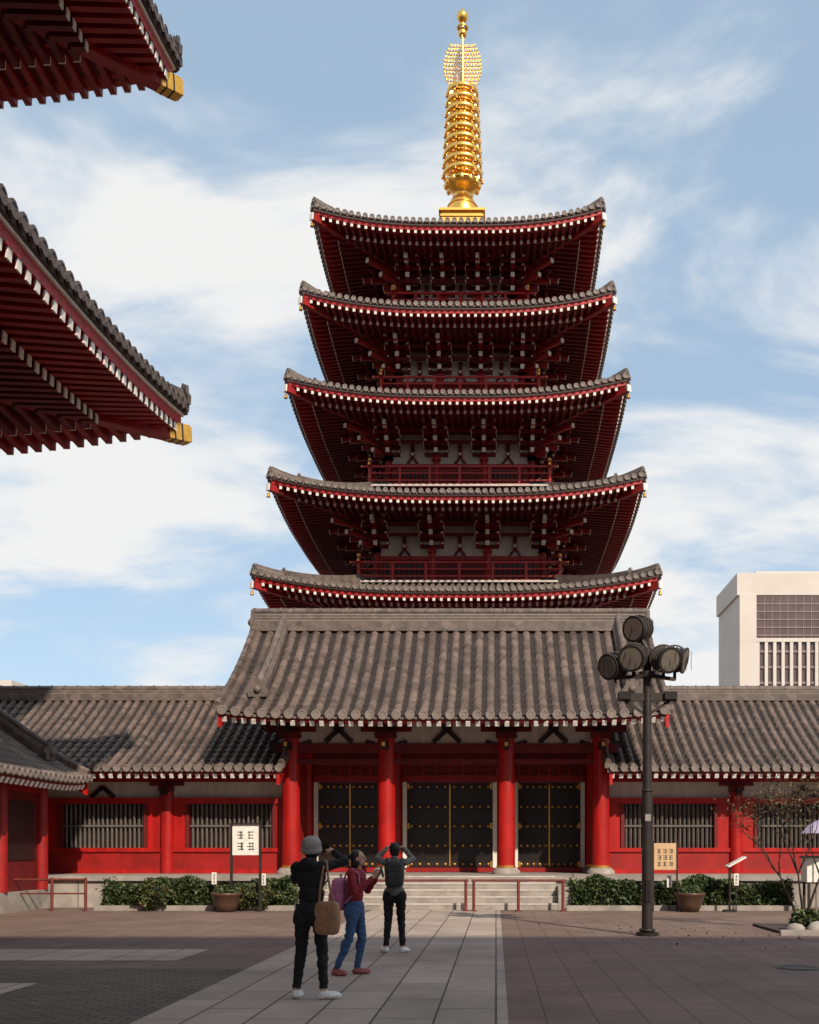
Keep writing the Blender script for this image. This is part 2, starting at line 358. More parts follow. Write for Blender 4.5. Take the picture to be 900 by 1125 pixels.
# ------------------------------------------------------------------ PAGODA
CX,CY=-1.5,47.0
pag=empty('five_storied_pagoda')
W=[15.38,14.37,13.27,12.29,11.54]; Z0=[11.35,15.2,19.2,22.85,26.34]
FL=[6.2,12.65,16.72,20.61,24.35]; BH=[3.9,3.45,3.0,2.6,2.2]; RL=[0,4.2,3.8,3.37,2.93]
for k in range(5):
    h=W[k]/2
    if k<4: ins=h-BH[k+1]+.05; rise=FL[k+1]+.05-Z0[k]
    else: ins=h-.35; rise=29.2-Z0[k]
    hip_roof(pag,'roof_%d'%(k+1),CX,CY,h,h,Z0[k],ins,rise,.66,h*.9,.27,.088,.5,h-BH[k],raf=.28,rw=.09,rh=.12,sl=.12,a=(.75,.5,.45,.4,.5)[k],goldn=False,apex=(k==4),hipw=.28)
def storey(B,k):
    b=BH[k]; zt=Z0[k]-.42+.12*(W[k]/2-b)-.05; zf=FL[k]
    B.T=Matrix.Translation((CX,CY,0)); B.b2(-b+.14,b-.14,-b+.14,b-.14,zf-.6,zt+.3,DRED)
    for q in range(4):
        T=Matrix.Translation((CX,CY,0))@Matrix.Rotation(q*PI/2,4,'Z'); B.T=T
        zb=zt-1.25
        B.b2(-b+.02,b-.02,-b+.02,-b+.12,zb-.15,zt,PLAST)
        B.b2(-b+.02,b-.02,-b-.0,-b+.12,zf-.2,zb-.28,RED2)
        for c in (-1,0,1):
            w=b*2/3-.45; cxx=c*b*2/3
            B.b2(cxx-w/2,cxx+w/2,-b-.03,-b+.0,zf+.1,zb-.4,DRED if c==0 else DARK)
            if c:
                m=9
                for j in range(m):
                    xx=cxx-w/2+w*(j+.5)/m; B.b2(xx-.025,xx+.025,-b-.06,-b-.032,zf+.1,zb-.4,RED2)
        for zz,hh,o in ((zb-.3,.16,.08),(zf+.0,.14,.1),(zt-.12,.14,.05)):
            B.b2(-b-.15,b+.15,-b-o,-b+.1,zz,zz+hh,RED2)
        cols=[-b,-b/3,b/3,b]
        for s in cols:
            B.cyl((s,-b,zf-.3),(s,-b,zb),.15,.14,12,RED)
        for s in (-2*b/3,0,2*b/3):
            B.beam((s-.22,-b-.02,zb-.12),(s,-b-.02,zb+.18),.06,.09,DRED);B.beam((s+.22,-b-.02,zb-.12),(s,-b-.02,zb+.18),.06,.09,DRED)
            B.box((s,-b-.03,zb+.27),(.2,.1,.12),RED2); B.box((s,-b-.03,zb+.55),(.16,.1,.3),DRED)
            B.box((s,-b-.09,zb+.27),(.12,.02,.08),WHITE)
        for s in cols:
            B.box((s,-b,zb+.09),(.36,.36,.18),RED2)
            for j in range(3):
                out=.5*(j+1); z=zb+.26+.3*j
                B.b2(s-.07,s+.07,-b-out-.1,-b,z-.08,z+.08,RED2)
                B.b2(s-.08,s+.08,-b-out-.13,-b-out-.1,z-.095,z+.095,WHITE)
                for oo in range(j+1):
                    if oo==j or j==2 or oo==0:
                        yy=-b-.5*(oo)
                        B.b2(s-.5,s+.5,yy-.06,yy+.06,z-.07+.002*oo,z+.07+.002*oo,DRED)
                        for e in (-.44,0,.44):
                            B.box((s+e,yy,z+.13),(.17,.17,.11),RED2)
                            if oo==j: B.box((s+e,yy-.095,z+.13),(.11,.02,.07),WHITE)
                        for e in (-.515,.515): B.box((s+e,yy,z),(.03,.124,.144),WHITE)
            z=zb+.26+.9
            B.b2(s-.5,s+.5,-b-1.56,-b-1.44,z-.27,z-.13,DRED)
            for e in (-.44,0,.44):
                B.box((s+e,-b-1.5,z-.07),(.18,.18,.12),RED2); B.box((s+e,-b-1.6,z-.07),(.13,.02,.09),WHITE)
            B.beam((s,-b-.2,z+.0),(s,-b-1.95,z-.28),.13,.17,RED2);B.beam((s,-b-1.95,z-.28),(s,-b-1.99,z-.287),.15,.19,WHITE)
        for j in range(3):
            out=.5*(j+1); z=zb+.26+.3*j
            B.beam((b,-b,z),(b+out+.1,-b-out-.1,z),.15,.155,RED2); B.beam((b+out+.1,-b-out-.1,z),(b+out+.13,-b-out-.13,z),.156,.162,WHITE)
        for j,(o,z) in enumerate(((.5,zb+.62),(1.0,zb+.92),(1.5,zb+1.2))):
            B.b2(-b-o-.3,b+o+.3,-b-o-.055,-b-o+.055,z-.06,z+.06,DRED)
        n=int(2*(b+1.2)/.28)
        for j in range(n+1):
            s=-(b+1.2)+j*.28; B.beam((s,-b-.05,zt-.12),(s,-b-1.45,zb+1.18),.05,.05,DRED)
def balcony(B,k):
    h=RL[k];z=FL[k]
    for q in range(4):
        B.T=Matrix.Translation((CX,CY,0))@Matrix.Rotation(q*PI/2,4,'Z')
        B.b2(-h,h,-h,-h+.9,z-.1,z,RED2); B.b2(-h-.02,h+.02,-h-.03,-h-.002,z-.12,z-.04,PLAST)
        B.b2(-h-.25,h+.25,-h+.05,-h+.13,z+.68,z+.76,RED)
        B.b2(-h,h,-h+.06,-h+.12,z+.42,z+.47,RED); B.b2(-h,h,-h+.06,-h+.12,z+.12,z+.18,RED)
        n=6
        for j in range(n+1):
            s=-h+.09+(2*h-.18)*j/n
            B.box((s,-h+.09,z+.34),(.1,.1,.68),RED)
        for s in (-h+.09,):
            B.cyl((s,-h+.09,z),(s,-h+.09,z+.95),.07,.07,10,RED); B.ell((s,-h+.09,z+1.02),(.08,.08,.1),GOLDP,n=8,m=6)
        for s in (-h-.26,h+.26): B.box((s,-h+.09,z+.72),(.03,.086,.086),GOLDP)
for k in range(5):
    B=MB(); storey(B,k); B.obj('storey_%d_walls_and_brackets'%(k+1),pag)
    if k: B=MB(); balcony(B,k); B.obj('balcony_%d'%(k+1),pag)
B=MB();B.T=Matrix.Translation((CX,CY,0))
B.b2(-8.2,8.2,-8.2,8.2,0,5.9,PLAST);B.b2(-8.6,8.6,-8.6,8.6,5.9,6.2,STONE);B.obj('podium_building',pag)
# finial
B=MB();B.T=Matrix.Translation((CX,CY,0))
B.b2(-.9,.9,-.9,.9,28.6,29.72,GOLD);B.b2(-1.02,1.02,-1.02,1.02,29.72,29.82,GOLD);B.b2(-.95,.95,-.95,.95,29.5,29.58,GOLD)
B.lathe((0,0,0),[(.7,29.82),(.71,30.1),(.66,30.4),(.54,30.68),(.36,30.85),(.27,30.95),(.27,31.05),(.36,31.12),(.6,31.22),(.80,31.4),(.82,31.47),(.5,31.42),(.22,31.5),(.14,31.6)],28,GOLD)
B.torus((0,0,29.9),.74,.05,GOLD,n=28);B.torus((0,0,30.4),.67,.03,GOLD,n=28)
for j in range(12):
    t=2*PI*j/12; B.ell((.74*math.cos(t),.74*math.sin(t),31.4),(.11,.11,.19),GOLD,n=6,m=5)
B.cyl((0,0,31.4),(0,0,38.8),.15,.06,12,GOLD)
for j in range(9):
    z=31.85+j*.46; Rr=.84-.022*j
    B.torus((0,0,z),Rr,.062,GOLD,n=36,sz=2.0); B.torus((0,0,z),Rr*.62,.04,GOLD,n=24,sz=2.0)
    B.lathe((0,0,z),[(.13,-.23),(.24,-.16),(.3,-.02),(.3,.02),(.24,.16),(.13,.23)],14,GOLD)
    for q in range(12):
        t=2*PI*q/12+.2
        B.beam((.15*math.cos(t),.15*math.sin(t),z),(Rr*math.cos(t),Rr*math.sin(t),z),.06,.1,GOLD)
        if q%2==0:
            B.lathe((Rr*1.07*math.cos(t),Rr*1.07*math.sin(t),z-.17),[(.01,.12),(.04,.08),(.055,-.02),(.065,-.06)],6,GOLD)
            B.beam((Rr*math.cos(t),Rr*math.sin(t),z),(Rr*.985*math.cos(t),Rr*.985*math.sin(t),z+.46),.025,.025,GOLD)
for q in range(4):
    M4=Matrix.Rotation(q*PI/2,3,'Z')@Matrix.Rotation(PI/2,3,'X')
    ax=Matrix.Rotation(q*PI/2,3,'Z')@Vector((1,0,0))
    rows=11
    for jz in range(rows):
        zz=35.98+jz*.17; wmax=.78*math.sin(PI*(.2+.68*(jz+.5)/rows))**.6
        nn=max(3,int(wmax/.13))
        for jx in range(nn):
            xx=.08+(wmax-.08)*(jx+.5)/nn+.03*(jz%2)
            B.torus(tuple(ax*xx+Vector((0,0,zz))),.068,.021,GOLD,M4,n=9,k=5)
        tip=ax*(wmax+.05)
        B.ell(tuple(tip+Vector((0,0,zz+.05))),(.04,.04,.08),GOLD,n=6,m=5)
B.ell((0,0,38.25),(.2,.2,.2),GOLD);B.lathe((0,0,38.45),[(.22,0),(.28,.05),(.1,.1)],14,GOLD)
B.lathe((0,0,39.0),[(.02,-.3),(.18,-.2),(.27,0),(.24,.12),(.12,.24),(.03,.34),(0,.42)],18,GOLD)
B.obj('gilded_finial',pag)
# ------------------------------------------------------------------ GATE
GX=-1.45
gate=empty('temple_gate_building')
gable_roof(gate,'gate_roof',Matrix.Translation((GX,33.5,0)),6.28,4.6,5.24,8.62,.37,.125,.36,2.1,lift=.16,a=.72,desc=.95,ridge_h=.62,raf=.27,rw=.12,rh=.14)
B=MB()
cols=[-4.62,-1.79,1.75,4.55]
for yy in (31.0,33.5,36.0):
    for c in cols:
        x=GX+c
        B.cyl((x,yy,1.0),(x,yy,4.85),.27,.255,24,RED)
        B.lathe((x,yy,0),[(.42,.85),(.42,.93),(.36,.98),(.32,1.03),(.27,1.03)],20,STONE)
        B.cyl((x,yy,1.03),(x,yy,1.10),.285,.285,24,GOLDP)
        B.box((x,yy,4.95),(.62,.62,.2),DRED)
        B.b2(x-.75,x+.75,yy-.1,yy+.1,5.05,5.2,DRED)
        for e in (-.62,0,.62): B.box((x+e,yy,5.27),(.22,.22,.14),DRED)
        if yy==31.0:
            B.b2(x-.09,x+.09,yy-.85,yy,4.5,4.72,DARK);B.b2(x-.05,x+.05,yy-.87,yy-.85,4.55,4.67,GOLDP)
            B.b2(x-.09,x+.09,yy-.75,yy,5.02,5.22,DARK)
            for e in (-.48,.48):
                B.beam((x+e*.6,yy-.03,4.62),(x+e*1.3,yy-.03,4.72),.12,.2,DARK)
for yy in (31.0,33.5,36.0):
    B.b2(GX-5.1,GX+5.05,yy-.12,yy+.12,4.42,4.7,DRED); B.b2(GX-4.9,GX+4.9,yy-.15,yy+.15,5.35,5.5,RED2)
    B.b2(GX-4.6,GX+4.5,yy-.04,yy+.04,4.7,5.34,PLAST)
    for s in (-3.2,0,3.15):
        B.beam((GX+s-.4,yy-.07,4.74),(GX+s,yy-.07,5.12),.06,.14,DARK);B.beam((GX+s+.4,yy-.07,4.74),(GX+s,yy-.07,5.12),.06,.14,DARK);B.box((GX+s,yy-.07,5.2),(.3,.16,.2),DARK)
B.b2(GX-4.6,GX+4.5,30.86,31.14,4.1,4.24,DRED)
for c in cols:
    B.b2(GX+c-.1,GX+c+.1,31.2,35.8,4.35,4.6,RED2);B.b2(GX+c-.12,GX+c+.12,31.2,35.8,5.0,5.2,RED2)
for c in (cols[0],cols[3]):
    B.b2(GX+c-.06,GX+c+.06,31.25,35.75,.85,4.36,RED2)
B.b2(GX-4.9,GX+4.9,31.1,36.2,5.52,5.56,DRED)
for sg in (-1,1):
    x=GX+sg*4.75
    B.add([(x,29.9,5.3),(x,37.1,5.3),(x,33.5,8.2)],[(0,1,2)],PLAST)
B.obj('columns_and_beams',gate)
B=MB()
for (a,b) in ((cols[0],cols[1]),(cols[1],cols[2]),(cols[2],cols[3])):
    x0=GX+a+.27;x1=GX+b-.27;y=33.45
    B.b2(x0,x1,y-.1,y+.1,3.95,4.4,DRED); B.b2(x0,x1,y-.14,y+.12,3.72,3.95,RED2)
    B.b2(x0,x1,y-.14,y+.12,.86,1.0,RED2)
    B.b2(x0,x0+.13,y-.12,y+.1,1.0,3.72,WHITE);B.b2(x1-.13,x1,y-.12,y+.1,1.0,3.72,WHITE)
    xa=x0+.14;xb=x1-.14;xm=(xa+xb)/2
    for (p,q) in ((xa,xm-.01),(xm+.01,xb)):
        B.b2(p,q,y-.03,y+.05,1.0,3.7,DOOR)
        for z in (1.02,1.62,2.24,2.86,3.5): B.b2(p+.01,q-.01,y-.055,y-.032,z,z+.17,DARK)
        nn=5
        for z in (1.105,1.705,2.325,2.945,3.585):
            for j in range(nn):
                xx=p+(q-p)*(j+.5)/nn
                B.ell((xx,y-.06,z),(.048,.04,.048),GOLDP,n=8,m=6)
    B.b2(xm-.02,xm+.02,y-.075,y-.057,1.05,3.65,GOLDP)
    for xx in (xa+.04,xb-.04):
        for z in (1.1,2.32,3.58): B.b2(xx-.035,xx+.035,y-.08,y-.058,z-.08,z+.1,GOLDP)
    for s in range(7):
        xx=x0+(x1-x0)*(s+.5)/7; B.b2(xx-.03,xx+.03,y-.13,y-.102,3.96,4.38,RED2)
B.obj('studded_doors',gate)
# ------------------------------------------------------------------ WINGS (galleries)
def wing(name,xa,xb,wins,pill):
    e=empty(name); cx=(xa+xb)/2;hx=(xb-xa)/2
    gable_roof(e,'gallery_roof',Matrix.Translation((cx,34.5,0)),hx,4.5,3.87,6.55,.29,.102,.34,1.5,lift=0,a=.78,raf=.25,ridge_h=.34,rw=.11,rh=.12)
    B=MB();y=31.5
    B.b2(xa,xb,y-.1,y+.1,.86,1.5,RED2)
    B.b2(xa,xb,y-.16,y+.1,1.5,1.62,RED); B.b2(xa,xb,y-.16,y+.1,2.95,3.12,RED); B.b2(xa,xb,y-.13,y+.1,.852,.98,RED)
    B.b2(xa,xb,y-.03,y+.1,3.12,3.6,PLAST); B.b2(xa,xb,y-.14,y+.1,3.6,3.75,RED2)
    B.b2(xa,xb,y+6.0-.1,y+6.1,.86,3.75,RED2)
    xs=[xa]+[v for w in wins for v in w]+[xb]
    for j in range(0,len(xs),2):
        if xs[j+1]-xs[j]>.02: B.b2(xs[j],xs[j+1],y-.08,y+.1,1.62,2.95,RED)
    for (a,b) in wins:
        B.b2(a,b,y+.12,y+.16,1.6,2.97,DARK)
        B.b2(a,a+.1,y-.14,y+.1,1.62,2.95,DRED);B.b2(b-.1,b,y-.14,y+.1,1.62,2.95,DRED)
        n=int((b-a-.2)/.135)
        for k in range(n):
            xx=a+.1+(b-a-.2)*(k+.5)/n; B.box((xx,y+.02,2.285),(.056,.056,1.33),LATT,Matrix.Rotation(PI/4,3,'Z'))
        B.b2(a+.1,b-.1,y-.04,y+.07,2.25,2.31,LATT)
    for x in pill:
        B.cyl((x,y-.08,.86),(x,y-.08,3.3),.2,.19,16,RED); B.box((x,y-.08,3.4),(.42,.42,.16),DRED)
        B.b2(x-.5,x+.5,y-.2,y-.05,3.48,3.6,DRED); B.b2(x-.07,x+.07,y-.6,y-.0,3.2,3.38,DARK)
    for j in range(len(pill)-1):
        x=(pill[j]+pill[j+1])/2
        B.beam((x-.35,y-.07,3.14),(x,y-.07,3.45),.05,.12,DARK);B.beam((x+.35,y-.07,3.14),(x,y-.07,3.45),.05,.12,DARK)
    B.obj('walls_windows_and_pillars',e)
wing('temple_gallery',-26,-6.15,[(-24.5,-22),(-20.8,-18.3),(-17,-14.4),(-13.1,-10.45),(-9.3,-6.6)],[-21.4,-17.65,-13.75,-9.87])
wing('temple_gallery.001',3.2,25,[(3.75,6.65),(7.75,10.6),(12,14.8),(16,19)],[7.2,11.3,15.4,19.6])
sg=empty('side_gallery')
gable_roof(sg,'side_gallery_roof',Matrix.Translation((-15.2,24.4,0))@Matrix.Rotation(PI/2,4,'Z'),4.4,4.0,3.35,6.4,.29,.1,.34,1.0,lift=.15,a=.7,desc=.7,ridge_h=.4)
B=MB();B.b2(-18.4,-12.0,20.6,28.2,0,.5,STONE);B.b2(-18.3,-12.15,20.7,28.1,.5,3.5,DRED);B.b2(-18.25,-12.1,20.75,28.15,3.05,3.3,RED2)
for y in (21,23.3,25.6,27.9): B.cyl((-12.12,y,.5),(-12.12,y,3.5),.17,.17,14,RED2)
for y in (22.1,24.4,26.7): B.b2(-12.16,-12.12,y-.8,y+.8,1.3,2.8,DARK)
for x in (-13.4,-15.2,-17): B.b2(x-.7,x+.7,20.6,28.16,1.2,2.8,DARK)
B.obj('walls',sg)
# ------------------------------------------------------------------ terrace and steps
B=MB();B.b2(-26,25,28.3,39.5,0,.85,STONE);B.b2(-26.02,25.02,28.2,28.5,.72,.853,STONE)
x=-26
while x<25: B.b2(x,x+.012,28.285,28.297,0,.72,DARK); x+=1.05
B.obj('stone_terrace')
B=MB()
for j in range(5):
    B.b2(GX-3.05,GX+3.05,27.0+.27*j,28.4,.17*j+.002,.17*(j+1)-.004*(j==4)+.0,STONE)
    B.b2(GX-3.05,GX+3.05,27.0+.27*j-.012,27.0+.27*j+.01,.17*(j+1)-.035,.17*(j+1)+.003,PLAST)
for sx in (-3.3,3.3): B.b2(GX+sx-.24,GX+sx+.24,27.0,28.4,0,.6,STONE)
B.obj('stone_steps')
# ------------------------------------------------------------------ MAIN HALL (left, near)
hall=empty('temple_main_hall')
HX,HY=-24.0,7.0
hip_roof(hall,'lower_roof',HX,HY,16.95,16.95,10.75,5.6,3.2,.85,12,.34,.125,.42,5.0,raf=.32,fi=1.7,rw=.14,rh=.17,sl=.1,a=.75,hipw=.45,eth=1.4,tilem=TILEH,capm=TCAPH)
hip_roof(hall,'upper_roof',HX,HY,16.8,16.8,18.5,15.0,11.5,.9,12,.34,.125,.42,5.4,raf=.32,fi=1.7,rw=.14,rh=.17,sl=.1,a=.6,hipw=.45,eth=1.4,tilem=TILEH,capm=TCAPH)
B=MB();B.T=Matrix.Translation((HX,HY,0))
B.b2(-12.2,12.2,-12.2,12.2,0,1.4,STONE);B.b2(-11.7,11.7,-11.7,11.7,1.4,10.6,RED2);B.b2(-11.2,11.2,-11.2,11.2,13.4,18.4,PLAST)
for q in range(4):
    B.T=Matrix.Translation((HX,HY,0))@Matrix.Rotation(q*PI/2,4,'Z')
    for j in range(7):
        s=-11.7+3.9*j
        B.cyl((s,-11.8,1.4),(s,-11.8,9.3),.36,.34,18,RED); B.cyl((s*.955,-11.3,13.4),(s*.955,-11.3,17.2),.3,.3,14,RED)
        for (zz,bb) in ((9.4,11.8),(17.1,11.2)):
            for k in range(3):
                o=.65*(k+1); B.b2(s-.12,s+.12,-bb-o,-bb,zz+.36*k,zz+.36*k+.24,RED2); B.b2(s-.122,s+.122,-bb-o-.04,-bb-o,zz+.36*k-.01,zz+.36*k+.24,WHITE)
                B.b2(s-.8,s+.8,-bb-o+.2,-bb-o+.4,zz+.36*k+.02,zz+.36*k+.22,DRED)
    for (zz,bb) in ((9.4,11.8),(17.1,11.2)):
        for k in range(3): o=.65*(k+1); B.b2(-bb-o,bb+o,-bb-o+.23,-bb-o+.37,zz+.36*k+.24,zz+.36*k+.38,DRED)
    B.b2(-11.7,11.7,-12.0,-11.7,8.4,8.9,RED);B.b2(-11.7,11.7,-11.9,-11.7,5.4,5.7,RED)
B.T=Matrix.Translation((HX,HY,0))
B.b2(-2,2,-1,1,29.5,30.6,TILE2)
B.obj('walls_columns_and_brackets',hall)
# ------------------------------------------------------------------ unseen two-storey gate added behind the viewpoint to shade the foreground
og=empty('unseen_shadow_gate')
gable_roof(og,'upper_roof',Matrix.Translation((15,-11,0)),20,7.5,16.5,23,.6,.19,1.2,3.0,lift=.5,a=.6,raf=.6,desc=1.6,ridge_h=1.0,rw=.2,rh=.25)
B=MB()
for x in (-2,3,8.5,14,20,25.5,31):
    for y in (-15,-11,-7): B.cyl((x,y,0),(x,y,8.2),.45,.42,18,RED)
B.b2(-3,32,-15.5,-6.5,8.2,9.0,RED2);B.b2(-3.6,32.6,-16.2,-5.8,9.0,9.3,STONE)
B.b2(-1.5,30.5,-14.6,-7.4,9.3,16.4,PLAST)
for x in (-1.5,3,8.5,14,20,25.5,30.5): B.cyl((x,-7.35,9.3),(x,-7.35,16.3),.35,.33,14,RED);B.cyl((x,-14.65,9.3),(x,-14.65,16.3),.35,.33,14,RED)
for z in (9.4,12.6,15.6): B.b2(-1.6,30.6,-14.8,-7.2,z,z+.35,RED2)
for x in (-2,31): B.b2(x-.15,x+.15,-15,-7,0,8.2,RED2)
for (a,b) in ((-2,8.5),(20,31)): B.b2(a,b,-11.15,-10.85,0,8.2,RED2)
B.obj('columns_walls_and_floor',og)
# ------------------------------------------------------------------ GROUND
gm=paver('asphalt_pavers',(.205,.140,.112),(.175,.120,.097),(.08,.056,.047),.45,.45,0,.007,.3,offset=0.0)
B=MB();B.b2(-1200,1200,-1200,1200,-.5,0,gm);B.obj('ground')
pm=paver('path_slabs',(.43,.35,.295),(.35,.285,.24),(.10,.075,.062),1.25,.55,PI/2,.012,.3)
def sheet(name,x0,x1,y0,y1,z,m):
    B=MB();B.add([(x0,y0,z),(x1,y0,z),(x1,y1,z),(x0,y1,z)],[(0,1,2,3)],m);return B.obj(name)
sheet('stone_path',-3.19,.11,-5,26.98,.004,pm)
bm_=paver('brick_paving',(.17,.125,.105),(.12,.09,.076),(.045,.034,.028),.22,.11,0,.012,.3)
sheet('brick_paving',-11.7,-3.2,3,13.4,.004,bm_)
lm=paver('light_stone_band',(.46,.375,.31),(.40,.325,.27),(.12,.095,.08),.6,.6,0,.012,.25,offset=0.0)
sheet('stone_band',-11.7,-4.4,14.4,16.1,.004,lm)
sheet('stone_band.001',-11.7,-5.2,10.4,11.9,.008,lm)
B=MB()
B.cyl((3.9,13.5,.0005),(3.9,13.5,.006),.3,.3,28,POST);B.torus((3.9,13.5,.006),.24,.006,BLACK,n=28,k=5);B.obj('manhole_cover')
def leaf(B,p,s,rr,mats):
    R=Matrix.Rotation(rr.uniform(0,6.28),3,'Z')@Matrix.Rotation(rr.uniform(-1.2,1.2),3,'X')@Matrix.Rotation(rr.uniform(-1,1),3,'Y')
    p=Vector(p); B.add([p+R@Vector(q) for q in ((-s*.45,0,0),(0,-s,0.0),(s*.45,0,s*.15),(0,s,0))],[(0,1,2,3)],rr.choice(mats))
SOIL=mat('soil',(.06,.042,.03),.9,0,.3,4,.5,30)
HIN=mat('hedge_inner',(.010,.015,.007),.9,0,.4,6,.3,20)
LF=[mat('leaf_%d'%i,c,.55,0,.3,9,0) for i,c in enumerate(((.040,.060,.016),(.024,.040,.012),(.085,.105,.028),(.11,.085,.025)))]
def hedge(name,x0,x1,y0,y1,h,n,mats):
    e=empty(name);B=MB();rr=random.Random(int(x0*10)+77)
    B.b2(x0-.15,x1+.15,y0-.22,y0-.08,0,.13,STONE);B.b2(x0-.15,x1+.15,y0-.08,y1+.2,0,.06,SOIL);B.obj('kerb_and_soil',e)
    B=MB();B.b2(x0+.12,x1-.12,y0+.14,y1-.12,.05,h-.2,HIN)
    for k in range(n):
        x=rr.uniform(x0,x1)
        hh=h*(.84+.12*math.sin(x*2.3+y0)+.06*math.cos(x*7.1))+rr.uniform(-.06,.07)
        f=rr.random();dy=.05*math.sin(x*4.7)
        if f<.55: p=(x,y0+dy+rr.gauss(.06,.06),rr.uniform(.08,hh))
        elif f<.9: p=(x,rr.uniform(y0,y1),hh-abs(rr.gauss(0,.05)))
        else: p=(rr.choice((x0,x1))+rr.gauss(0,.05),rr.uniform(y0,y1),rr.uniform(.08,hh))
        leaf(B,p,rr.uniform(.035,.07),rr,mats)
    B.obj('foliage',e);return e
hedge('hedge',-10.1,-5.3,26.9,27.8,.82,11000,LF[:3]+LF[:2])
hedge('hedge.001',1.95,7.6,26.9,27.8,.84,12000,LF[:3]+LF[:2])
def bush(name,c,r,n,mats,sd):
    rr=random.Random(sd);B=MB();B.ell(c,(r[0]*.7,r[1]*.7,r[2]*.75),HIN)
    for k in range(n):
        v=Vector((rr.gauss(0,1),rr.gauss(0,1),rr.gauss(0,1))).normalized()
        f=(.8+.2*math.sin(v.x*5+sd)*math.cos(v.z*6+v.y*4))*rr.uniform(.8,1.08)
        p=(c[0]+v.x*r[0]*f,c[1]+v.y*r[1]*f,max(.03,c[2]+v.z*r[2]*f)); leaf(B,p,rr.uniform(.03,.07),rr,mats)
    return B.obj(name)
bush('azalea_bush',(-8.7,26.6,.42),(.55,.4,.42),2600,LF,3)
bush('azalea_bush.001',(-6.2,26.6,.38),(.7,.4,.36),2600,LF,4)
bush('azalea_bush.002',(5.75,19.4,.2),(.34,.3,.26),1300,LF[:3],5)
bush('azalea_bush.003',(6.4,19.7,.22),(.45,.35,.28),1500,LF[:3],6)
PT=mat('glazed_pot',(.085,.045,.03),.35,0,.2,5,.1,20)
for i,(x,y) in enumerate(((-6.75,26.2),(4.85,26.2))):
    B=MB();B.lathe((x,y,0),[(0,0),(.22,0),(.3,.18),(.36,.4),(.4,.43),(.4,.48),(.33,.48),(.3,.42),(0,.42)],22,PT)
    rr=random.Random(i)
    for k in range(500):
        t=rr.uniform(0,6.28);q=rr.uniform(0,.34); leaf(B,(x+q*math.cos(t),y+q*math.sin(t),.45+rr.uniform(0,.22)*(1-q)),.05,rr,LF[:3])
    B.obj('plant_pot' if i==0 else 'plant_pot.001')
BARK=mat('bark',(.05,.034,.025),.85,0,.3,8,.4,30)
LA=[mat('autumn_leaf_%d'%i,c,.6,0,.3,9,0) for i,c in enumerate(((.12,.05,.02),(.09,.045,.018),(.07,.06,.02)))]
def tree(name,x,y,h,sd,mats,nl=3,spread=.5,leafs=5):
    rr=random.Random(sd);B=MB()
    def grow(p,d,L,r,lv):
        q=p
        for k in range(3):
            d=(d+Vector((rr.gauss(0,.12),rr.gauss(0,.12),.05))).normalized(); q2=q+d*L/3
            B.cyl(q,q2,r*(1-.2*k),r*(1-.2*(k+1)),6 if lv<2 else 4,BARK); q=q2
            if lv>=2 and rr.random()<.6:
                for _ in range(leafs): leaf(B,q+Vector((rr.gauss(0,.07),rr.gauss(0,.07),rr.gauss(0,.07))),rr.uniform(.022,.045),rr,mats)
        if lv<4:
            for k in range(3 if lv<3 else 2):
                t=rr.uniform(0,6.28); nd=(d+Vector((math.cos(t),math.sin(t),rr.uniform(-.1,.4)))*spread).normalized()
                grow(q,nd,L*rr.uniform(.6,.8),r*.55,lv+1)
    for k in range(nl):
        t=2*PI*k/nl+.4; grow(Vector((x+.06*math.cos(t),y+.06*math.sin(t),0)),Vector((math.cos(t)*.35,math.sin(t)*.35,1)).normalized(),h*.36,.036,0)
    return B.obj(name)
tree('small_maple_tree',5.95,20.3,3.1,5,LA+[LF[2]],3,.6,3)
B=MB();rr=random.Random(21)
for k in range(160): leaf(B,(rr.gauss(5.2,1.8),rr.gauss(18.9,1.6),.02),rr.uniform(.02,.04),rr,LA)
B.obj('fallen_leaves')
B=MB();rr=random.Random(9)
for k in range(5):
    B.ell((5.45+.35*k,19.0+rr.uniform(-.1,.2),.08),(.16+rr.random()*.1,.13,.12+rr.random()*.06),STONE,Matrix.Rotation(rr.random()*3,3,'Z'),n=7,m=5)
B.b2(5.2,8.4,19.2,21.2,0,.05,SOIL)
B.b2(5.1,8.5,18.72,18.82,0,.1,STONE);B.obj('planting_bed_rocks')
# ------------------------------------------------------------------ street furniture
lp=empty('street_lamp')
B=MB();px,py=2.71,18.75
B.cyl((px,py,0),(px,py,.06),.2,.2,20,POST);B.cyl((px,py,.06),(px,py,2.6),.1,.095,20,POST);B.cyl((px,py,2.6),(px,py,5.15),.085,.075,20,POST)
B.torus((px,py,2.6),.095,.02,POST);B.torus((px,py,.1),.12,.03,POST)
B.b2(px-.05,px+.05,py-.108,py-.098,2.05,2.17,STONE)
B.b2(px-.04,px+.04,py-.112,py-.09,.6,1.0,BLACK)
B.obj('pole',lp)
B=MB()
B.b2(px-.52,px+.52,py-.05,py+.05,4.2,4.34,POST);B.b2(px-.52,px-.3,py-.12,py+.12,4.22,4.36,BLACK);B.b2(px+.3,px+.52,py-.12,py+.12,4.22,4.36,BLACK)
for sx in (-1,1): B.beam((px,py,3.95),(px+sx*.4,py,4.2),.04,.05,POST)
B.cyl((px,py,4.62),(px,py,4.72),.16,.16,14,POST)
GLS=mat('lamp_glass',(.16,.135,.11),.12,0,.1,5,0,20,spec=.8)
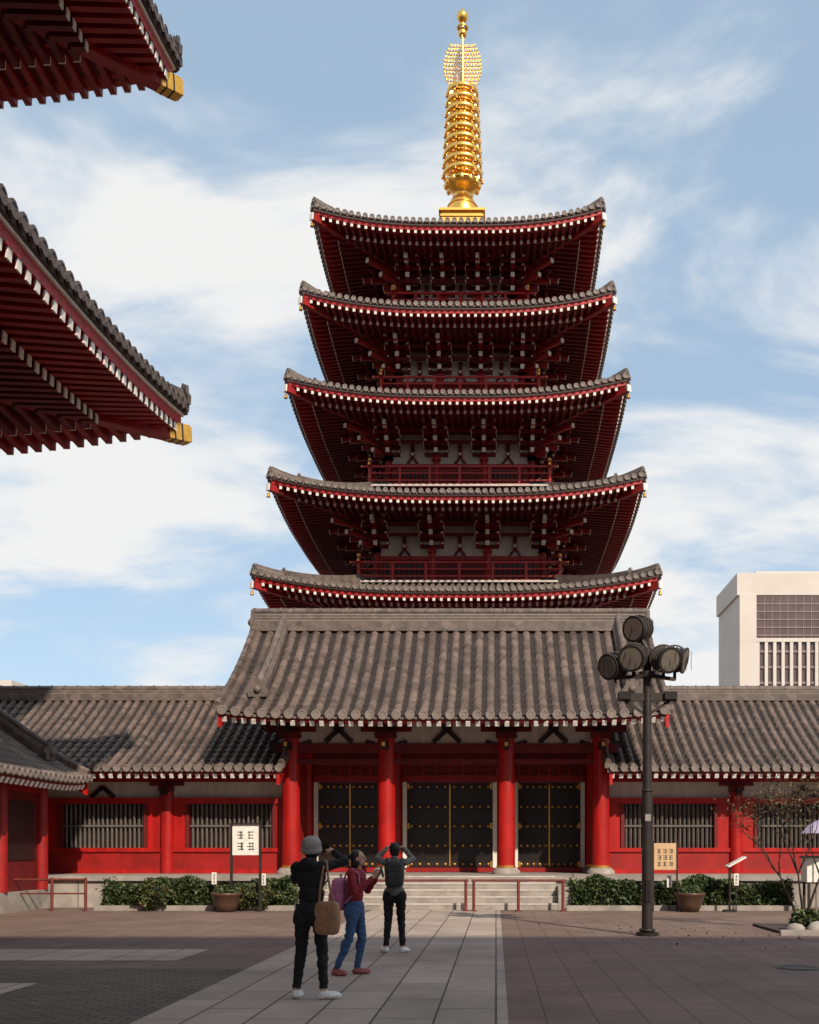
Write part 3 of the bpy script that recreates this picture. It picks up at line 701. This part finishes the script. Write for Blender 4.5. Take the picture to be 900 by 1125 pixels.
def head(c,d):
    c=Vector(c);d=Vector(d).normalized()
    B.cyl(c-d*.2,c+d*.17,.17,.215,22,BLACK);B.cyl(c-d*.28,c-d*.2,.1,.17,22,BLACK)
    B.cyl(c+d*.17,c+d*.2,.235,.235,22,POST);B.cyl(c+d*.2,c+d*.206,.19,.19,22,GLS)
    for k in range(4): B.cyl(c-d*(.15-.07*k),c-d*(.13-.07*k),.21,.215,18,LATT)
    B.torus(c,.24,.015,POST,Matrix.Rotation(PI/2,3,'X'),n=20,k=6)
    for k in (-1,0,1): B.beam(c+d*.215+Vector((k*.09,0,-.17)),c+d*.215+Vector((k*.09,0,.17)),.008,.008,BLACK)
    B.beam(c+Vector((0,0,-.23)),c+Vector((0,0,-.36)),.05,.05,POST)
for c,d in (((px-.58,py-.05,4.83),(-.75,-.6,-.25)),((px-.28,py-.25,4.95),(-.35,-.9,-.35)),((px+.26,py-.2,4.93),(.45,-.85,-.35)),((px+.5,py+.05,4.97),(.9,-.35,-.25))):
    head(c,d);B.beam((px,py,4.66),(c[0],c[1],4.60),.06,.06,POST);B.beam((c[0],c[1],4.58),(c[0],c[1],c[2]-.2),.05,.05,POST)
head((px-.14,py,5.5),(-.65,-.7,-.2))
B.cyl((px,py,5.1),(px-.1,py,5.3),.06,.05,10,POST)
B.obj('floodlight_heads',lp)
RAIL=mat('railing_paint',(.16,.035,.025),.5,.1,.25,5,.1,30)
for i,(xa,xb,yy) in enumerate(((-4.1,-.7,26.4),(-.62,1.75,26.4))):
    B=MB()
    B.cyl((xa,yy,.78),(xb,yy,.78),.032,.032,10,RAIL)
    for x in ((xa+.06,(xa+xb)/2,xb-.06)): B.cyl((x,yy,0),(x,yy,.8),.04,.04,10,RAIL);B.cyl((x,yy,0),(x,yy,.03),.09,.09,12,RAIL)
    B.obj('barrier_rail' if i==0 else 'barrier_rail.001')
B=MB()
for x in (-12.2,-11.2,-10.35): B.cyl((x,26.4,0),(x,26.4,.85),.04,.04,8,RAIL)
B.cyl((-12.2,26.4,.8),(-10.35,26.4,.8),.03,.03,8,RAIL);B.cyl((-12.2,26.4,.45),(-10.35,26.4,.45),.02,.02,8,RAIL);B.obj('barrier_rail.002')
INK=mat('ink',(.03,.028,.03),.6,0,.1,5,0)
def glyphs(B,x0,x1,z0,z1,y,nc,nr,sd):
    rr=random.Random(sd);w=(x1-x0)/nc;h=(z1-z0)/nr
    for a in range(nc):
        for b in range(nr):
            cx=x0+w*(a+.5);cz=z0+h*(b+.5);q=min(w,h)*.38
            for k in range(3):
                zz=cz+q*(k-1)*.8; B.b2(cx-q*rr.uniform(.6,1),cx+q*rr.uniform(.6,1),y-.002-.0005*k,y,zz-q*.1,zz+q*.1,INK)
            for k in range(2):
                xx=cx+q*rr.uniform(-.7,.7);B.b2(xx-q*.1,xx+q*.1,y-.0045,y-.0035,cz-q,cz+q,INK)
B=MB();sx,sy=-6.25,26.15
B.b2(sx-.33,sx+.33,sy-.02,sy+.02,1.42,2.14,WHITE);glyphs(B,sx-.25,sx+.25,1.5,2.06,sy-.022,2,2,1)
for a in (-.36,.36):B.b2(sx+a-.03,sx+a+.03,sy-.03,sy+.03,0,2.18,POST)
B.b2(sx-.4,sx+.4,sy-.035,sy+.035,2.18,2.22,POST);B.obj('notice_sign')
CRM=mat('cream_board',(.55,.36,.2),.6,0,.1,5,.05)
B=MB();sx,sy=4.25,26.3
B.b2(sx-.29,sx+.29,sy-.02,sy+.02,1.05,1.72,CRM);glyphs(B,sx-.22,sx+.22,1.12,1.6,sy-.022,3,3,2)
for a in (-.3,.3):B.b2(sx+a-.02,sx+a+.02,sy-.03,sy+.03,0,1.78,POST)
B.obj('notice_sign.001')
B=MB();B.box((6.0,26.2,1.25),(.5,.4,.04),WHITE,Matrix.Rotation(-.5,3,'Y'));B.cyl((5.85,26.2,0),(5.85,26.2,1.2),.03,.03,8,POST);B.box((5.85,26.2,.03),(.3,.3,.05),POST);B.obj('tilted_information_stand')
for i,(x,z) in enumerate(((-7.15,.98),(-5.9,.95),(4.4,.9),(6.1,.95))):
    B=MB();B.b2(x-.06,x+.06,26.55,26.57,z-.3,z,WHITE);glyphs(B,x-.05,x+.05,z-.28,z-.03,26.549,1,3,i);B.b2(x-.015,x+.015,26.575,26.6,0,z,POST);B.obj('garden_marker' if i==0 else 'garden_marker.%03d'%i)
LAV=mat('lavender_fabric',(.45,.38,.52),.7,0,.1,4,.1)
B=MB();B.lathe((8.05,25.5,0),[(0,2.32),(.2,2.28),(.45,2.14),(.62,1.95),(.6,1.94),(.43,2.11),(0,2.25)],10,LAV,False);B.cyl((8.05,25.5,0),(8.05,25.5,2.36),.02,.02,8,POST)
B.cyl((8.05,25.5,0),(8.05,25.5,.08),.2,.16,14,STONE);B.obj('parasol')
B=MB();B.b2(7.7,8.6,25.9,26.4,.75,1.35,WHITE);B.b2(7.66,8.64,25.86,26.44,1.35,1.4,LATT)
for x in (7.76,8.54):
    for y in (25.95,26.35): B.b2(x-.03,x+.03,y-.03,y+.03,0,.75,POST)
B.obj('display_case')
# ------------------------------------------------------------------ distant buildings
OW=mat('tower_cladding',(.54,.49,.44),.7,0,.06,.2,0)
GB=mat('tower_glass',(.085,.055,.052),.25,0,.3,.3,0,spec=.6)
TBD=mat('tower_band',(.19,.135,.125),.5,0,.1,1,0)
tw=empty('hotel_tower')
B=MB();x0=46.4;x1=92;y0=200;zt=54.7
B.b2(x0,x1,y0,y0+18,0,zt-4.2,OW);B.b2(x0-.4,x1,y0-.4,y0+18.4,zt-4.2,zt,OW);B.b2(x0+4,x1-6,y0+3,y0+15,zt,zt+1.2,OW)
B.b2(x0+3.2,x1-2,y0-.25,y0-.02,zt-12.5,zt-4.4,GB)
for k in range(5): B.b2(x0+3.2,x1-2,y0-.4,y0-.26,zt-6.0-1.5*k,zt-5.75-1.5*k,TBD)
k=x0+3.2
while k<x1-2: B.b2(k,k+.15,y0-.36,y0-.252,zt-12.5,zt-4.4,TBD); k+=1.5
z=zt-13.2
B.b2(x0+3.2,x1-2,y0-.2,y0-.02,4,z,GB)
k=x0+3.2
while k<x1-2: B.b2(k,k+.6,y0-.75,y0-.22,3,z,OW); k+=1.6
zz=z-2
while zz>5: B.b2(x0+3.2,x1-2,y0-.5,y0-.24,zz,zz+.45,TBD); zz-=3.0
B.b2(x0,x0+3.2,y0-.8,y0-.002,0,zt-4.2,OW);B.b2(x0,x1,y0-.82,y0-.3,z,z+.7,OW)
B.obj('tower_body',tw)
for i,(xa,xb,h,y) in enumerate(((-76,-68.5,25.8,148),(-90,-77,23,160),(40,60,20,150))):
    B=MB();B.b2(xa,xb,y,y+12,0,h,OW);B.b2(xa+1,xa+3,y+2,y+5,h,h+1.4,OW)
    zz=3
    while zz<h-2:
        xx=xa+1
        while xx<xb-1.5: B.b2(xx,xx+1.2,y-.06,y-.01,zz,zz+1.4,GB);xx+=2.2
        zz+=3
    B.obj('apartment_building' if i==0 else 'apartment_building.%03d'%i)
# ------------------------------------------------------------------ PEOPLE
SKIN=mat('skin',(.52,.29,.20),.5,0,.06,10,.05,60)
HAIR=mat('dark_hair',(.018,.012,.010),.45,0,.3,30,.4,120,bdist=.004)
LIP=mat('lips',(.35,.09,.08),.5,0,.05,10,0);EYEW=mat('eye_white',(.7,.68,.65),.3,0,.02,10,0);IRIS=mat('iris',(.02,.012,.01),.2,0,.02,10,0)
def cloth(n,c,r=.85): return mat(n,c,r,0,.22,14,.8,14,bdist=.02)
def person(name,loc,head_rot,sc,J,o):
    root=empty(name); root.location=loc; root.rotation_euler=(0,0,head_rot); root.scale=(sc,)*3
    V=Vector; pr=[]
    def C(a,b,r0,r1,m): pr.append(('c',V(a),V(b),r0,r1,m))
    def E(c,r,m,R=None): pr.append(('e',V(c),r,R or Matrix.Identity(3),m))
    top,bot,shoe,skin=o['top'],o['bot'],o['shoe'],SKIN
    E((0,0,1.24),(.155,.105,.18),top);E((0,-.005,1.06),(.135,.098,.17),top);E((0,-.012,.90),(.160,.115,.12),o.get('hemmat',top));E((0,-.01,.84),(.155,.11,.10),bot)
    C((-.11,-.005,1.345),(.11,-.005,1.345),.058,.058,top);C((0,-.01,1.34),(0,.0,1.42),.058,.052,top);C((0,0,1.38),(0,.015,1.48),.048,.046,skin)
    for s,k in ((-1,'L'),(1,'R')):
        hip,kn,an,ft=V(J['hip'+k]),V(J['kn'+k]),V(J['an'+k]),V(J['ft'+k])
        C(hip,kn,.086,.058,bot);C(kn,an+(kn-an)*.12,.058,.044,bot);C(an+(kn-an)*.12,an,.042,.038,o.get('ankle',bot))
        E(kn+(an-kn)*.25+V((0,-.012,0)),(.056,.06,.11),bot)
        E(hip+V((0,-.03,-.02)),(.095,.1,.12),bot)
        d=(ft);d.z=0;d.normalize();a=an.copy();a.z=.04
        R=Matrix(((d.y,d.x,0),(-d.x,d.y,0),(0,0,1)))
        E(a+d*.06,(.044,.128,.042),shoe,R);E(a+d*.13+V((0,0,-.008)),(.042,.06,.032),shoe,R);C(a-d*.02,an,.042,.04,shoe)
        sh=V((s*.158,-.005,1.345));el=V(J['el'+k]);wr=V(J['wr'+k])
        C(sh,el,.057,.044,top);C(el,el+(wr-el)*.88,.045,.035,top);C(el+(wr-el)*.88,wr,.027,.025,skin)
        d=V(J['hd'+k]).normalized();n=V(J['hn'+k]);n=(n-d*n.dot(d)).normalized();w=d.cross(n)
        if w.dot(V((-s,0,.5)))<0 : w=-w
        for f,(off,L,bk) in enumerate(((.030,.070,.085),(.010,.078,.09),(-.010,.072,.086),(-.029,.056,.078))):
            k0=wr+d*bk+w*off; C(wr+d*.02+w*off*.6,k0,.015,.0125,skin)
            ang=.0;p=k0
            for g,(fr,rad) in enumerate(((.45,.0095),(.3,.0085),(.25,.0078))):
                ang+=J.get('curl',.55)+.05*f; q=p+(d*math.cos(ang)+n*math.sin(ang))*L*fr; C(p,q,rad,rad-.0008,skin); p=q
        t0=wr+d*.03+w*.025;t1=t0+(d*.5+w*.7+n*.35).normalized()*.04;t2=t1+(d*.8+w*.2+n*.5).normalized()*.032
        C(t0,t1,.0135,.011,skin);C(t1,t2,.0105,.009,skin)
    B=MB();mats=[]
    for p in pr:
        if p[0]=='c':
            d=p[2]-p[1];L=d.length
            if L>1e-4: B.cyl(p[1],p[2],p[3],p[4],16,top)
            B.ell(p[1],(p[3],)*3,top,n=14,m=10);B.ell(p[2],(p[4],)*3,top,n=14,m=10)
        else: B.ell(p[1],p[2],top,p[3],n=20,m=14)
        if p[-1] not in mats: mats.append(p[-1])
    finish(B,'body',root,.0065,3,pr,mats)
    HM=Matrix.Translation(J.get('hc',(0,.03,1.53)))@Matrix.Rotation(J.get('yaw',0),4,'Z')@Matrix.Rotation(J.get('pitch',.15),4,'X')
    I3=Matrix.Identity(3)
    pr2=[('e',V((0,-.008,.012)),(.073,.09,.098),I3,SKIN),('e',V((0,.028,-.045)),(.052,.058,.062),I3,SKIN),
         ('c',V((0,.084,.005)),V((0,.1,-.022)),.008,.013,SKIN),('c',V((0,.075,-.085)),V((0,.07,-.085)),.02,.02,SKIN),
         ('e',V((-.075,-.002,-.012)),(.01,.018,.03),I3,SKIN),('e',V((.075,-.002,-.012)),(.01,.018,.03),I3,SKIN),
         ('c',V((-.04,.074,.022)),V((.04,.074,.022)),.011,.011,SKIN),('c',V((0,-.01,-.06)),V((0,-.02,-.12)),.05,.05,SKIN),
         ('c',V((-.018,.082,-.056)),V((.018,.082,-.056)),.009,.009,SKIN)]
    B=MB();B.T=HM
    for p in pr2:
        if p[0]=='c':
            if (p[2]-p[1]).length>1e-4: B.cyl(p[1],p[2],p[3],p[4],12,SKIN)
            B.ell(p[1],(p[3],)*3,SKIN);B.ell(p[2],(p[4],)*3,SKIN)
        else: B.ell(p[1],p[2],SKIN)
    finish(B,'head',root,.005,2,None,[SKIN])
    B=MB();B.T=HM
    for s in (-1,1):
        B.ell((s*.031,.0745,.004),(.014,.010,.008),EYEW,n=10,m=8);B.ell((s*.031,.083,.004),(.006,.004,.006),IRIS,n=8,m=6)
        B.beam((s*.018,.087,.028),(s*.046,.079,.029),.006,.005,HAIR)
    B.ell((0,.0905,-.052),(.02,.006,.0045),LIP,n=10,m=6);B.ell((0,.0895,-.061),(.017,.006,.005),LIP,n=10,m=6)
    B.obj('face_features',root)
    B=MB();B.T=HM
    for (c,r) in o['hair']: B.ell(c,r,HAIR,n=20,m=14)
    finish(B,'hair',root,.006,3,None,[HAIR])
    if 'extra' in o: o['extra'](root,HM)
    return root
def finish(B,name,root,vox,sm,pr,mats):
    ob=B.obj('tmp')
    m=ob.modifiers.new('r','REMESH');m.mode='VOXEL';m.voxel_size=vox;m.use_smooth_shade=True
    m=ob.modifiers.new('s','SMOOTH');m.factor=.5;m.iterations=sm
    dg=bpy.context.evaluated_depsgraph_get();me=bpy.data.meshes.new_from_object(ob.evaluated_get(dg))
    bpy.data.objects.remove(ob)
    me.materials.clear()
    for q in mats: me.materials.append(q)
    n=len(me.polygons)
    if pr:
        ce=np.empty(n*3);me.polygons.foreach_get('center',ce);ce=ce.reshape(-1,3)
        best=np.full(n,1e9);idx=np.zeros(n,dtype=np.int32)
        for p in pr:
            if p[0]=='c':
                a=np.array(p[1]);d=np.array(p[2])-a;L2=max(1e-9,d@d);t=np.clip(((ce-a)@d)/L2,0,1)
                ds=np.linalg.norm(ce-a-t[:,None]*d,axis=1)-(p[3]+(p[4]-p[3])*t)
            else:
                R=np.array(p[3]);q=(ce-np.array(p[1]))@R; rr_=np.array(p[2]);k=np.linalg.norm(q/rr_,axis=1); ds=(k-1)*min(p[2])
            w=ds<best;best[w]=ds[w];idx[w]=mats.index(p[-1])
        me.polygons.foreach_set('material_index',idx)
        skin_i=mats.index(SKIN) if SKIN in mats else -1
        isc=np.ones(len(me.vertices),dtype=bool)
        for poly,ii in zip(me.polygons,idx):
            if ii==skin_i:
                for v in poly.vertices: isc[v]=False
        nrm=[v.normal.copy() for v in me.vertices]
        for v in me.vertices:
            if isc[v.index]:
                c=v.co; f=noise.noise(Vector((c.x*9,c.y*9,c.z*22)))*.010+noise.noise(Vector((c.x*22+5,c.y*22,c.z*35)))*.004
                v.co=c+nrm[v.index]*f
    else: me.polygons.foreach_set('material_index',np.zeros(n,dtype=np.int32))
    me.polygons.foreach_set('use_smooth',np.ones(n,dtype=bool))
    me.update();o=bpy.data.objects.new(name,me);scene.collection.objects.link(o);o.parent=root;return o
def roundbag(B,c,sz,mt,R=None):
    vs=[];fs=[];n,m=20,14;c=Vector(c)
    pw=lambda v,e: math.copysign(abs(v)**e,v)
    for j in range(m+1):
        ph=-PI/2+PI*j/m
        for i in range(n):
            t=2*PI*i/n; p=Vector((sz[0]/2*pw(math.cos(ph),.4)*pw(math.cos(t),.45),sz[1]/2*pw(math.cos(ph),.4)*pw(math.sin(t),.45),sz[2]/2*pw(math.sin(ph),.5)))
            if R is not None:p=R@p
            vs.append(c+p)
    for j in range(m):
        for i in range(n): fs.append((j*n+i,j*n+(i+1)%n,(j+1)*n+(i+1)%n,(j+1)*n+i))
    B.add(vs,fs,mt,True)
def strap(B,pts,w,mt):
    for a,b in zip(pts[:-1],pts[1:]): B.cyl(a,b,w,w,8,mt)
BLK=cloth('black_cloth',(.012,.011,.012));KNIT=cloth('grey_knit',(.32,.285,.265));TOTE=cloth('canvas_tote',(.34,.19,.105));WSH=cloth('white_shoe',(.75,.73,.70),.6)
MAR=cloth('maroon_knit',(.26,.022,.03));DEN=cloth('blue_denim',(.045,.10,.21));PNK=cloth('mauve_nylon',(.52,.16,.30),.6);GRY=cloth('grey_shirt',(.17,.16,.14));RSH=cloth('pinkish_shoe',(.38,.11,.11),.6);BPK=cloth('charcoal_nylon',(.03,.03,.032),.6)
def ex1(root,HM):
    B=MB();B.T=HM
    prof=[(.093,-.03),(.097,.0),(.098,.03),(.098,.06),(.091,.085),(.074,.11),(.045,.127),(.012,.134),(0,.134)]
    B.lathe((0,-.012,0),prof,24,KNIT);B.torus((0,-.012,-.012),.094,.011,KNIT,n=28,sz=2.6)
    for k in range(24):
        t=2*PI*k/24;B.cyl((.1*math.cos(t),-.012+.1*math.sin(t),.0),(.085*math.cos(t),-.012+.085*math.sin(t),.092),.005,.004,5,KNIT)
    B.obj('hat',root)
    B=MB();roundbag(B,(.2,-.1,.83),(.27,.1,.34),TOTE,Matrix.Rotation(-.15,3,'Z'))
    strap(B,[Vector(p) for p in ((.11,-.09,.97),(.13,-.1,1.15),(.15,-.075,1.32),(.16,-.01,1.41),(.16,.05,1.38))],.011,TOTE)
    strap(B,[Vector(p) for p in ((.28,-.1,.97),(.23,-.1,1.12),(.2,-.085,1.28),(.175,-.03,1.405))],.011,TOTE)
    B.obj('tote_bag',root)
    B=MB();B.box((.03,.3,1.53),(.14,.035,.085),BLACK);B.cyl((.03,.31,1.53),(.03,.36,1.53),.032,.03,16,BLACK);B.obj('camera_device',root)
    B=MB();B.ell((0,-.085,1.37),(.10,.05,.075),BLK);finish(B,'jacket_hood',root,.008,3,None,[BLK])
person('woman_in_black_with_tote_bag',(-1.88,10.65,.004),-.15,1.0,
 dict(hipL=(-.085,0,.85),knL=(-.12,.03,.46),anL=(-.16,-.0,.08),ftL=(-.1,1,0),hipR=(.085,0,.85),knR=(.105,.035,.46),anR=(.14,-.02,.08),ftR=(.85,.5,0),
  elL=(-.235,.17,1.20),wrL=(-.07,.26,1.43),hdL=(.35,.25,.8),hnL=(1,.2,0),elR=(.325,.10,1.40),wrR=(.155,.25,1.50),hdR=(-.75,.45,.25),hnR=(-.3,.6,-.6),pitch=.2,hc=(0,.03,1.53)),
 dict(top=BLK,bot=BLK,shoe=WSH,ankle=SKIN,hair=[((0,-.02,-.02),(.080,.083,.09)),((0,-.045,-.08),(.055,.04,.06))],extra=ex1))
def ex2(root,HM):
    B=MB();roundbag(B,(-.03,-.225,1.06),(.30,.19,.43),PNK);roundbag(B,(-.03,-.33,.98),(.22,.07,.22),PNK)
    B.torus((-.03,-.22,1.29),.03,.008,BPK,Matrix.Rotation(PI/2,3,'X'))
    for s in (-1,1): strap(B,[Vector(p) for p in ((s*.1,-.14,1.2),(s*.115,-.09,1.34),(s*.12,.0,1.4),(s*.12,.085,1.33),(s*.125,.095,1.15),(s*.12,-.1,.95))],.013,PNK)
    B.obj('backpack',root)
    B=MB();B.box((0,.36,1.36),(.075,.01,.15),BLACK,Matrix.Rotation(.25,3,'X'));B.obj('smartphone',root)
person('woman_in_maroon_with_backpack',(-1.70,12.7,.004),-1.8,.925,
 dict(hipL=(-.085,0,.85),knL=(-.10,.05,.46),anL=(-.12,-.03,.08),ftL=(-.3,1,0),hipR=(.085,0,.85),knR=(.10,-.06,.47),anR=(.10,-.24,.085),ftR=(.25,1,0),
  elL=(-.215,.09,1.10),wrL=(-.06,.27,1.29),hdL=(.3,.35,.85),hnL=(.9,.3,0),elR=(.215,.07,1.10),wrR=(.06,.27,1.29),hdR=(-.3,.35,.85),hnR=(-.9,.3,0),pitch=.08,hc=(0,.035,1.53),yaw=.1),
 dict(top=MAR,bot=DEN,shoe=RSH,hemmat=DEN,hair=[((0,-.028,.028),(.084,.085,.093)),((-.055,-.03,-.04),(.03,.055,.085)),((.055,-.03,-.04),(.03,.055,.085)),((0,-.07,-.07),(.055,.04,.1)),((0,-.1,.03),(.035,.04,.04))],extra=ex2))
def ex3(root,HM):
    B=MB();roundbag(B,(.0,-.185,1.17),(.27,.16,.38),BPK);roundbag(B,(.0,-.27,1.1),(.2,.06,.19),BPK)
    B.torus((0,-.2,1.37),.03,.008,BPK,Matrix.Rotation(PI/2,3,'X'));B.b2(-.11,.11,-.268,-.262,1.24,1.247,LATT)
    for s in (-1,1): strap(B,[Vector(p) for p in ((s*.09,-.14,1.33),(s*.11,-.08,1.395),(s*.115,.02,1.405),(s*.12,.095,1.3),(s*.125,.095,1.12),(s*.12,-.1,1.02))],.014,BPK)
    B.obj('backpack',root)
    B=MB();B.box((0,.3,1.6),(.15,.012,.078),BLACK,Matrix.Rotation(.2,3,'X'));B.obj('smartphone',root)
person('visitor_in_grey_with_backpack',(-1.50,15.5,.004),.05,1.0,
 dict(hipL=(-.085,0,.85),knL=(-.10,.03,.46),anL=(-.13,-.0,.08),ftL=(-.5,1,0),hipR=(.085,0,.85),knR=(.095,.03,.46),anR=(.12,.0,.08),ftR=(.5,1,0),
  elL=(-.27,.12,1.40),wrL=(-.12,.25,1.56),hdL=(.75,.5,.25),hnL=(.5,.2,-.6),elR=(.27,.12,1.38),wrR=(.12,.25,1.56),hdR=(-.75,.5,.25),hnR=(-.5,.2,-.6),pitch=.25,hc=(0,.03,1.53)),
 dict(top=GRY,bot=BLK,shoe=WSH,ankle=SKIN,hair=[((0,-.025,.025),(.083,.088,.096)),((0,-.045,-.04),(.07,.058,.07))],extra=ex3))
# ------------------------------------------------------------------ LIGHT + WORLD
el=math.radians(36);rot=math.radians(153)
sd=Vector((math.sin(rot)*math.cos(el),math.cos(rot)*math.cos(el),math.sin(el)))
sl=bpy.data.lights.new('sun','SUN');sl.energy=4.9;sl.angle=math.radians(.8);sl.color=(1,.87,.72)
so=bpy.data.objects.new('sun',sl);scene.collection.objects.link(so);so.rotation_euler=sd.to_track_quat('Z','Y').to_euler()
w=bpy.data.worlds.new('World');scene.world=w;w.use_nodes=True;N=w.node_tree.nodes;L=w.node_tree.links;N.clear()
out=N.new('ShaderNodeOutputWorld');sky=N.new('ShaderNodeTexSky');sky.sky_type='NISHITA';sky.sun_disc=False;sky.sun_elevation=el;sky.sun_rotation=rot;sky.air_density=1.0;sky.dust_density=.8
b1=N.new('ShaderNodeBackground');b1.inputs[1].default_value=.15;L.new(sky.outputs[0],b1.inputs[0])
tc=N.new('ShaderNodeTexCoord');sp=N.new('ShaderNodeSeparateXYZ');L.new(tc.outputs['Generated'],sp.inputs[0])
mx=N.new('ShaderNodeMath');mx.operation='MAXIMUM';mx.inputs[1].default_value=0;L.new(sp.outputs[2],mx.inputs[0])
ad=N.new('ShaderNodeMath');ad.operation='ADD';ad.inputs[1].default_value=.35;L.new(mx.outputs[0],ad.inputs[0])
dx=N.new('ShaderNodeMath');dx.operation='DIVIDE';L.new(sp.outputs[0],dx.inputs[0]);L.new(ad.outputs[0],dx.inputs[1])
dy=N.new('ShaderNodeMath');dy.operation='DIVIDE';L.new(sp.outputs[1],dy.inputs[0]);L.new(ad.outputs[0],dy.inputs[1])
cb=N.new('ShaderNodeCombineXYZ');L.new(dx.outputs[0],cb.inputs[0]);L.new(dy.outputs[0],cb.inputs[1])
mp=N.new('ShaderNodeMapping');mp.inputs['Location'].default_value=(7.1,4.6,0);mp.inputs['Rotation'].default_value=(0,0,.4);mp.inputs['Scale'].default_value=(.9,1.35,1);L.new(cb.outputs[0],mp.inputs[0])
n1=N.new('ShaderNodeTexNoise');n1.inputs['Scale'].default_value=2.7;n1.inputs['Detail'].default_value=8;n1.inputs['Roughness'].default_value=.56;n1.inputs['Distortion'].default_value=.35;L.new(mp.outputs[0],n1.inputs['Vector'])
mr=N.new('ShaderNodeMapRange');mr.interpolation_type='SMOOTHSTEP';mr.inputs[1].default_value=.40;mr.inputs[2].default_value=.60;mr.inputs[3].default_value=0;mr.inputs[4].default_value=1;L.new(n1.outputs['Fac'],mr.inputs[0])
m5=N.new('ShaderNodeMapRange');m5.inputs[3].default_value=.62;m5.inputs[4].default_value=.98;L.new(mr.outputs[0],m5.inputs[0])
cc=N.new('ShaderNodeMix');cc.data_type='RGBA';cc.inputs[6].default_value=(.50,.66,.82,1);cc.inputs[7].default_value=(.90,.90,.89,1);L.new(mr.outputs[0],cc.inputs[0])
b2=N.new('ShaderNodeBackground');b2.inputs[1].default_value=1.0;L.new(cc.outputs[2],b2.inputs[0])
ms=N.new('ShaderNodeMixShader');L.new(m5.outputs[0],ms.inputs[0]);L.new(b1.outputs[0],ms.inputs[1]);L.new(b2.outputs[0],ms.inputs[2]);L.new(ms.outputs[0],out.inputs[0])
scene.view_settings.view_transform='Standard';scene.view_settings.look='None';scene.view_settings.exposure=0
# ------------------------------------------------------------------ CAMERA
cam=bpy.data.cameras.new('camera');co=bpy.data.objects.new('camera',cam);scene.collection.objects.link(co)
co.location=(0,0,1.5);co.rotation_euler=(PI/2,0,0)
cam.sensor_fit='HORIZONTAL';cam.sensor_width=36;cam.lens=46;cam.shift_x=-95/900;cam.shift_y=373.5/900;cam.clip_end=5000
scene.camera=co
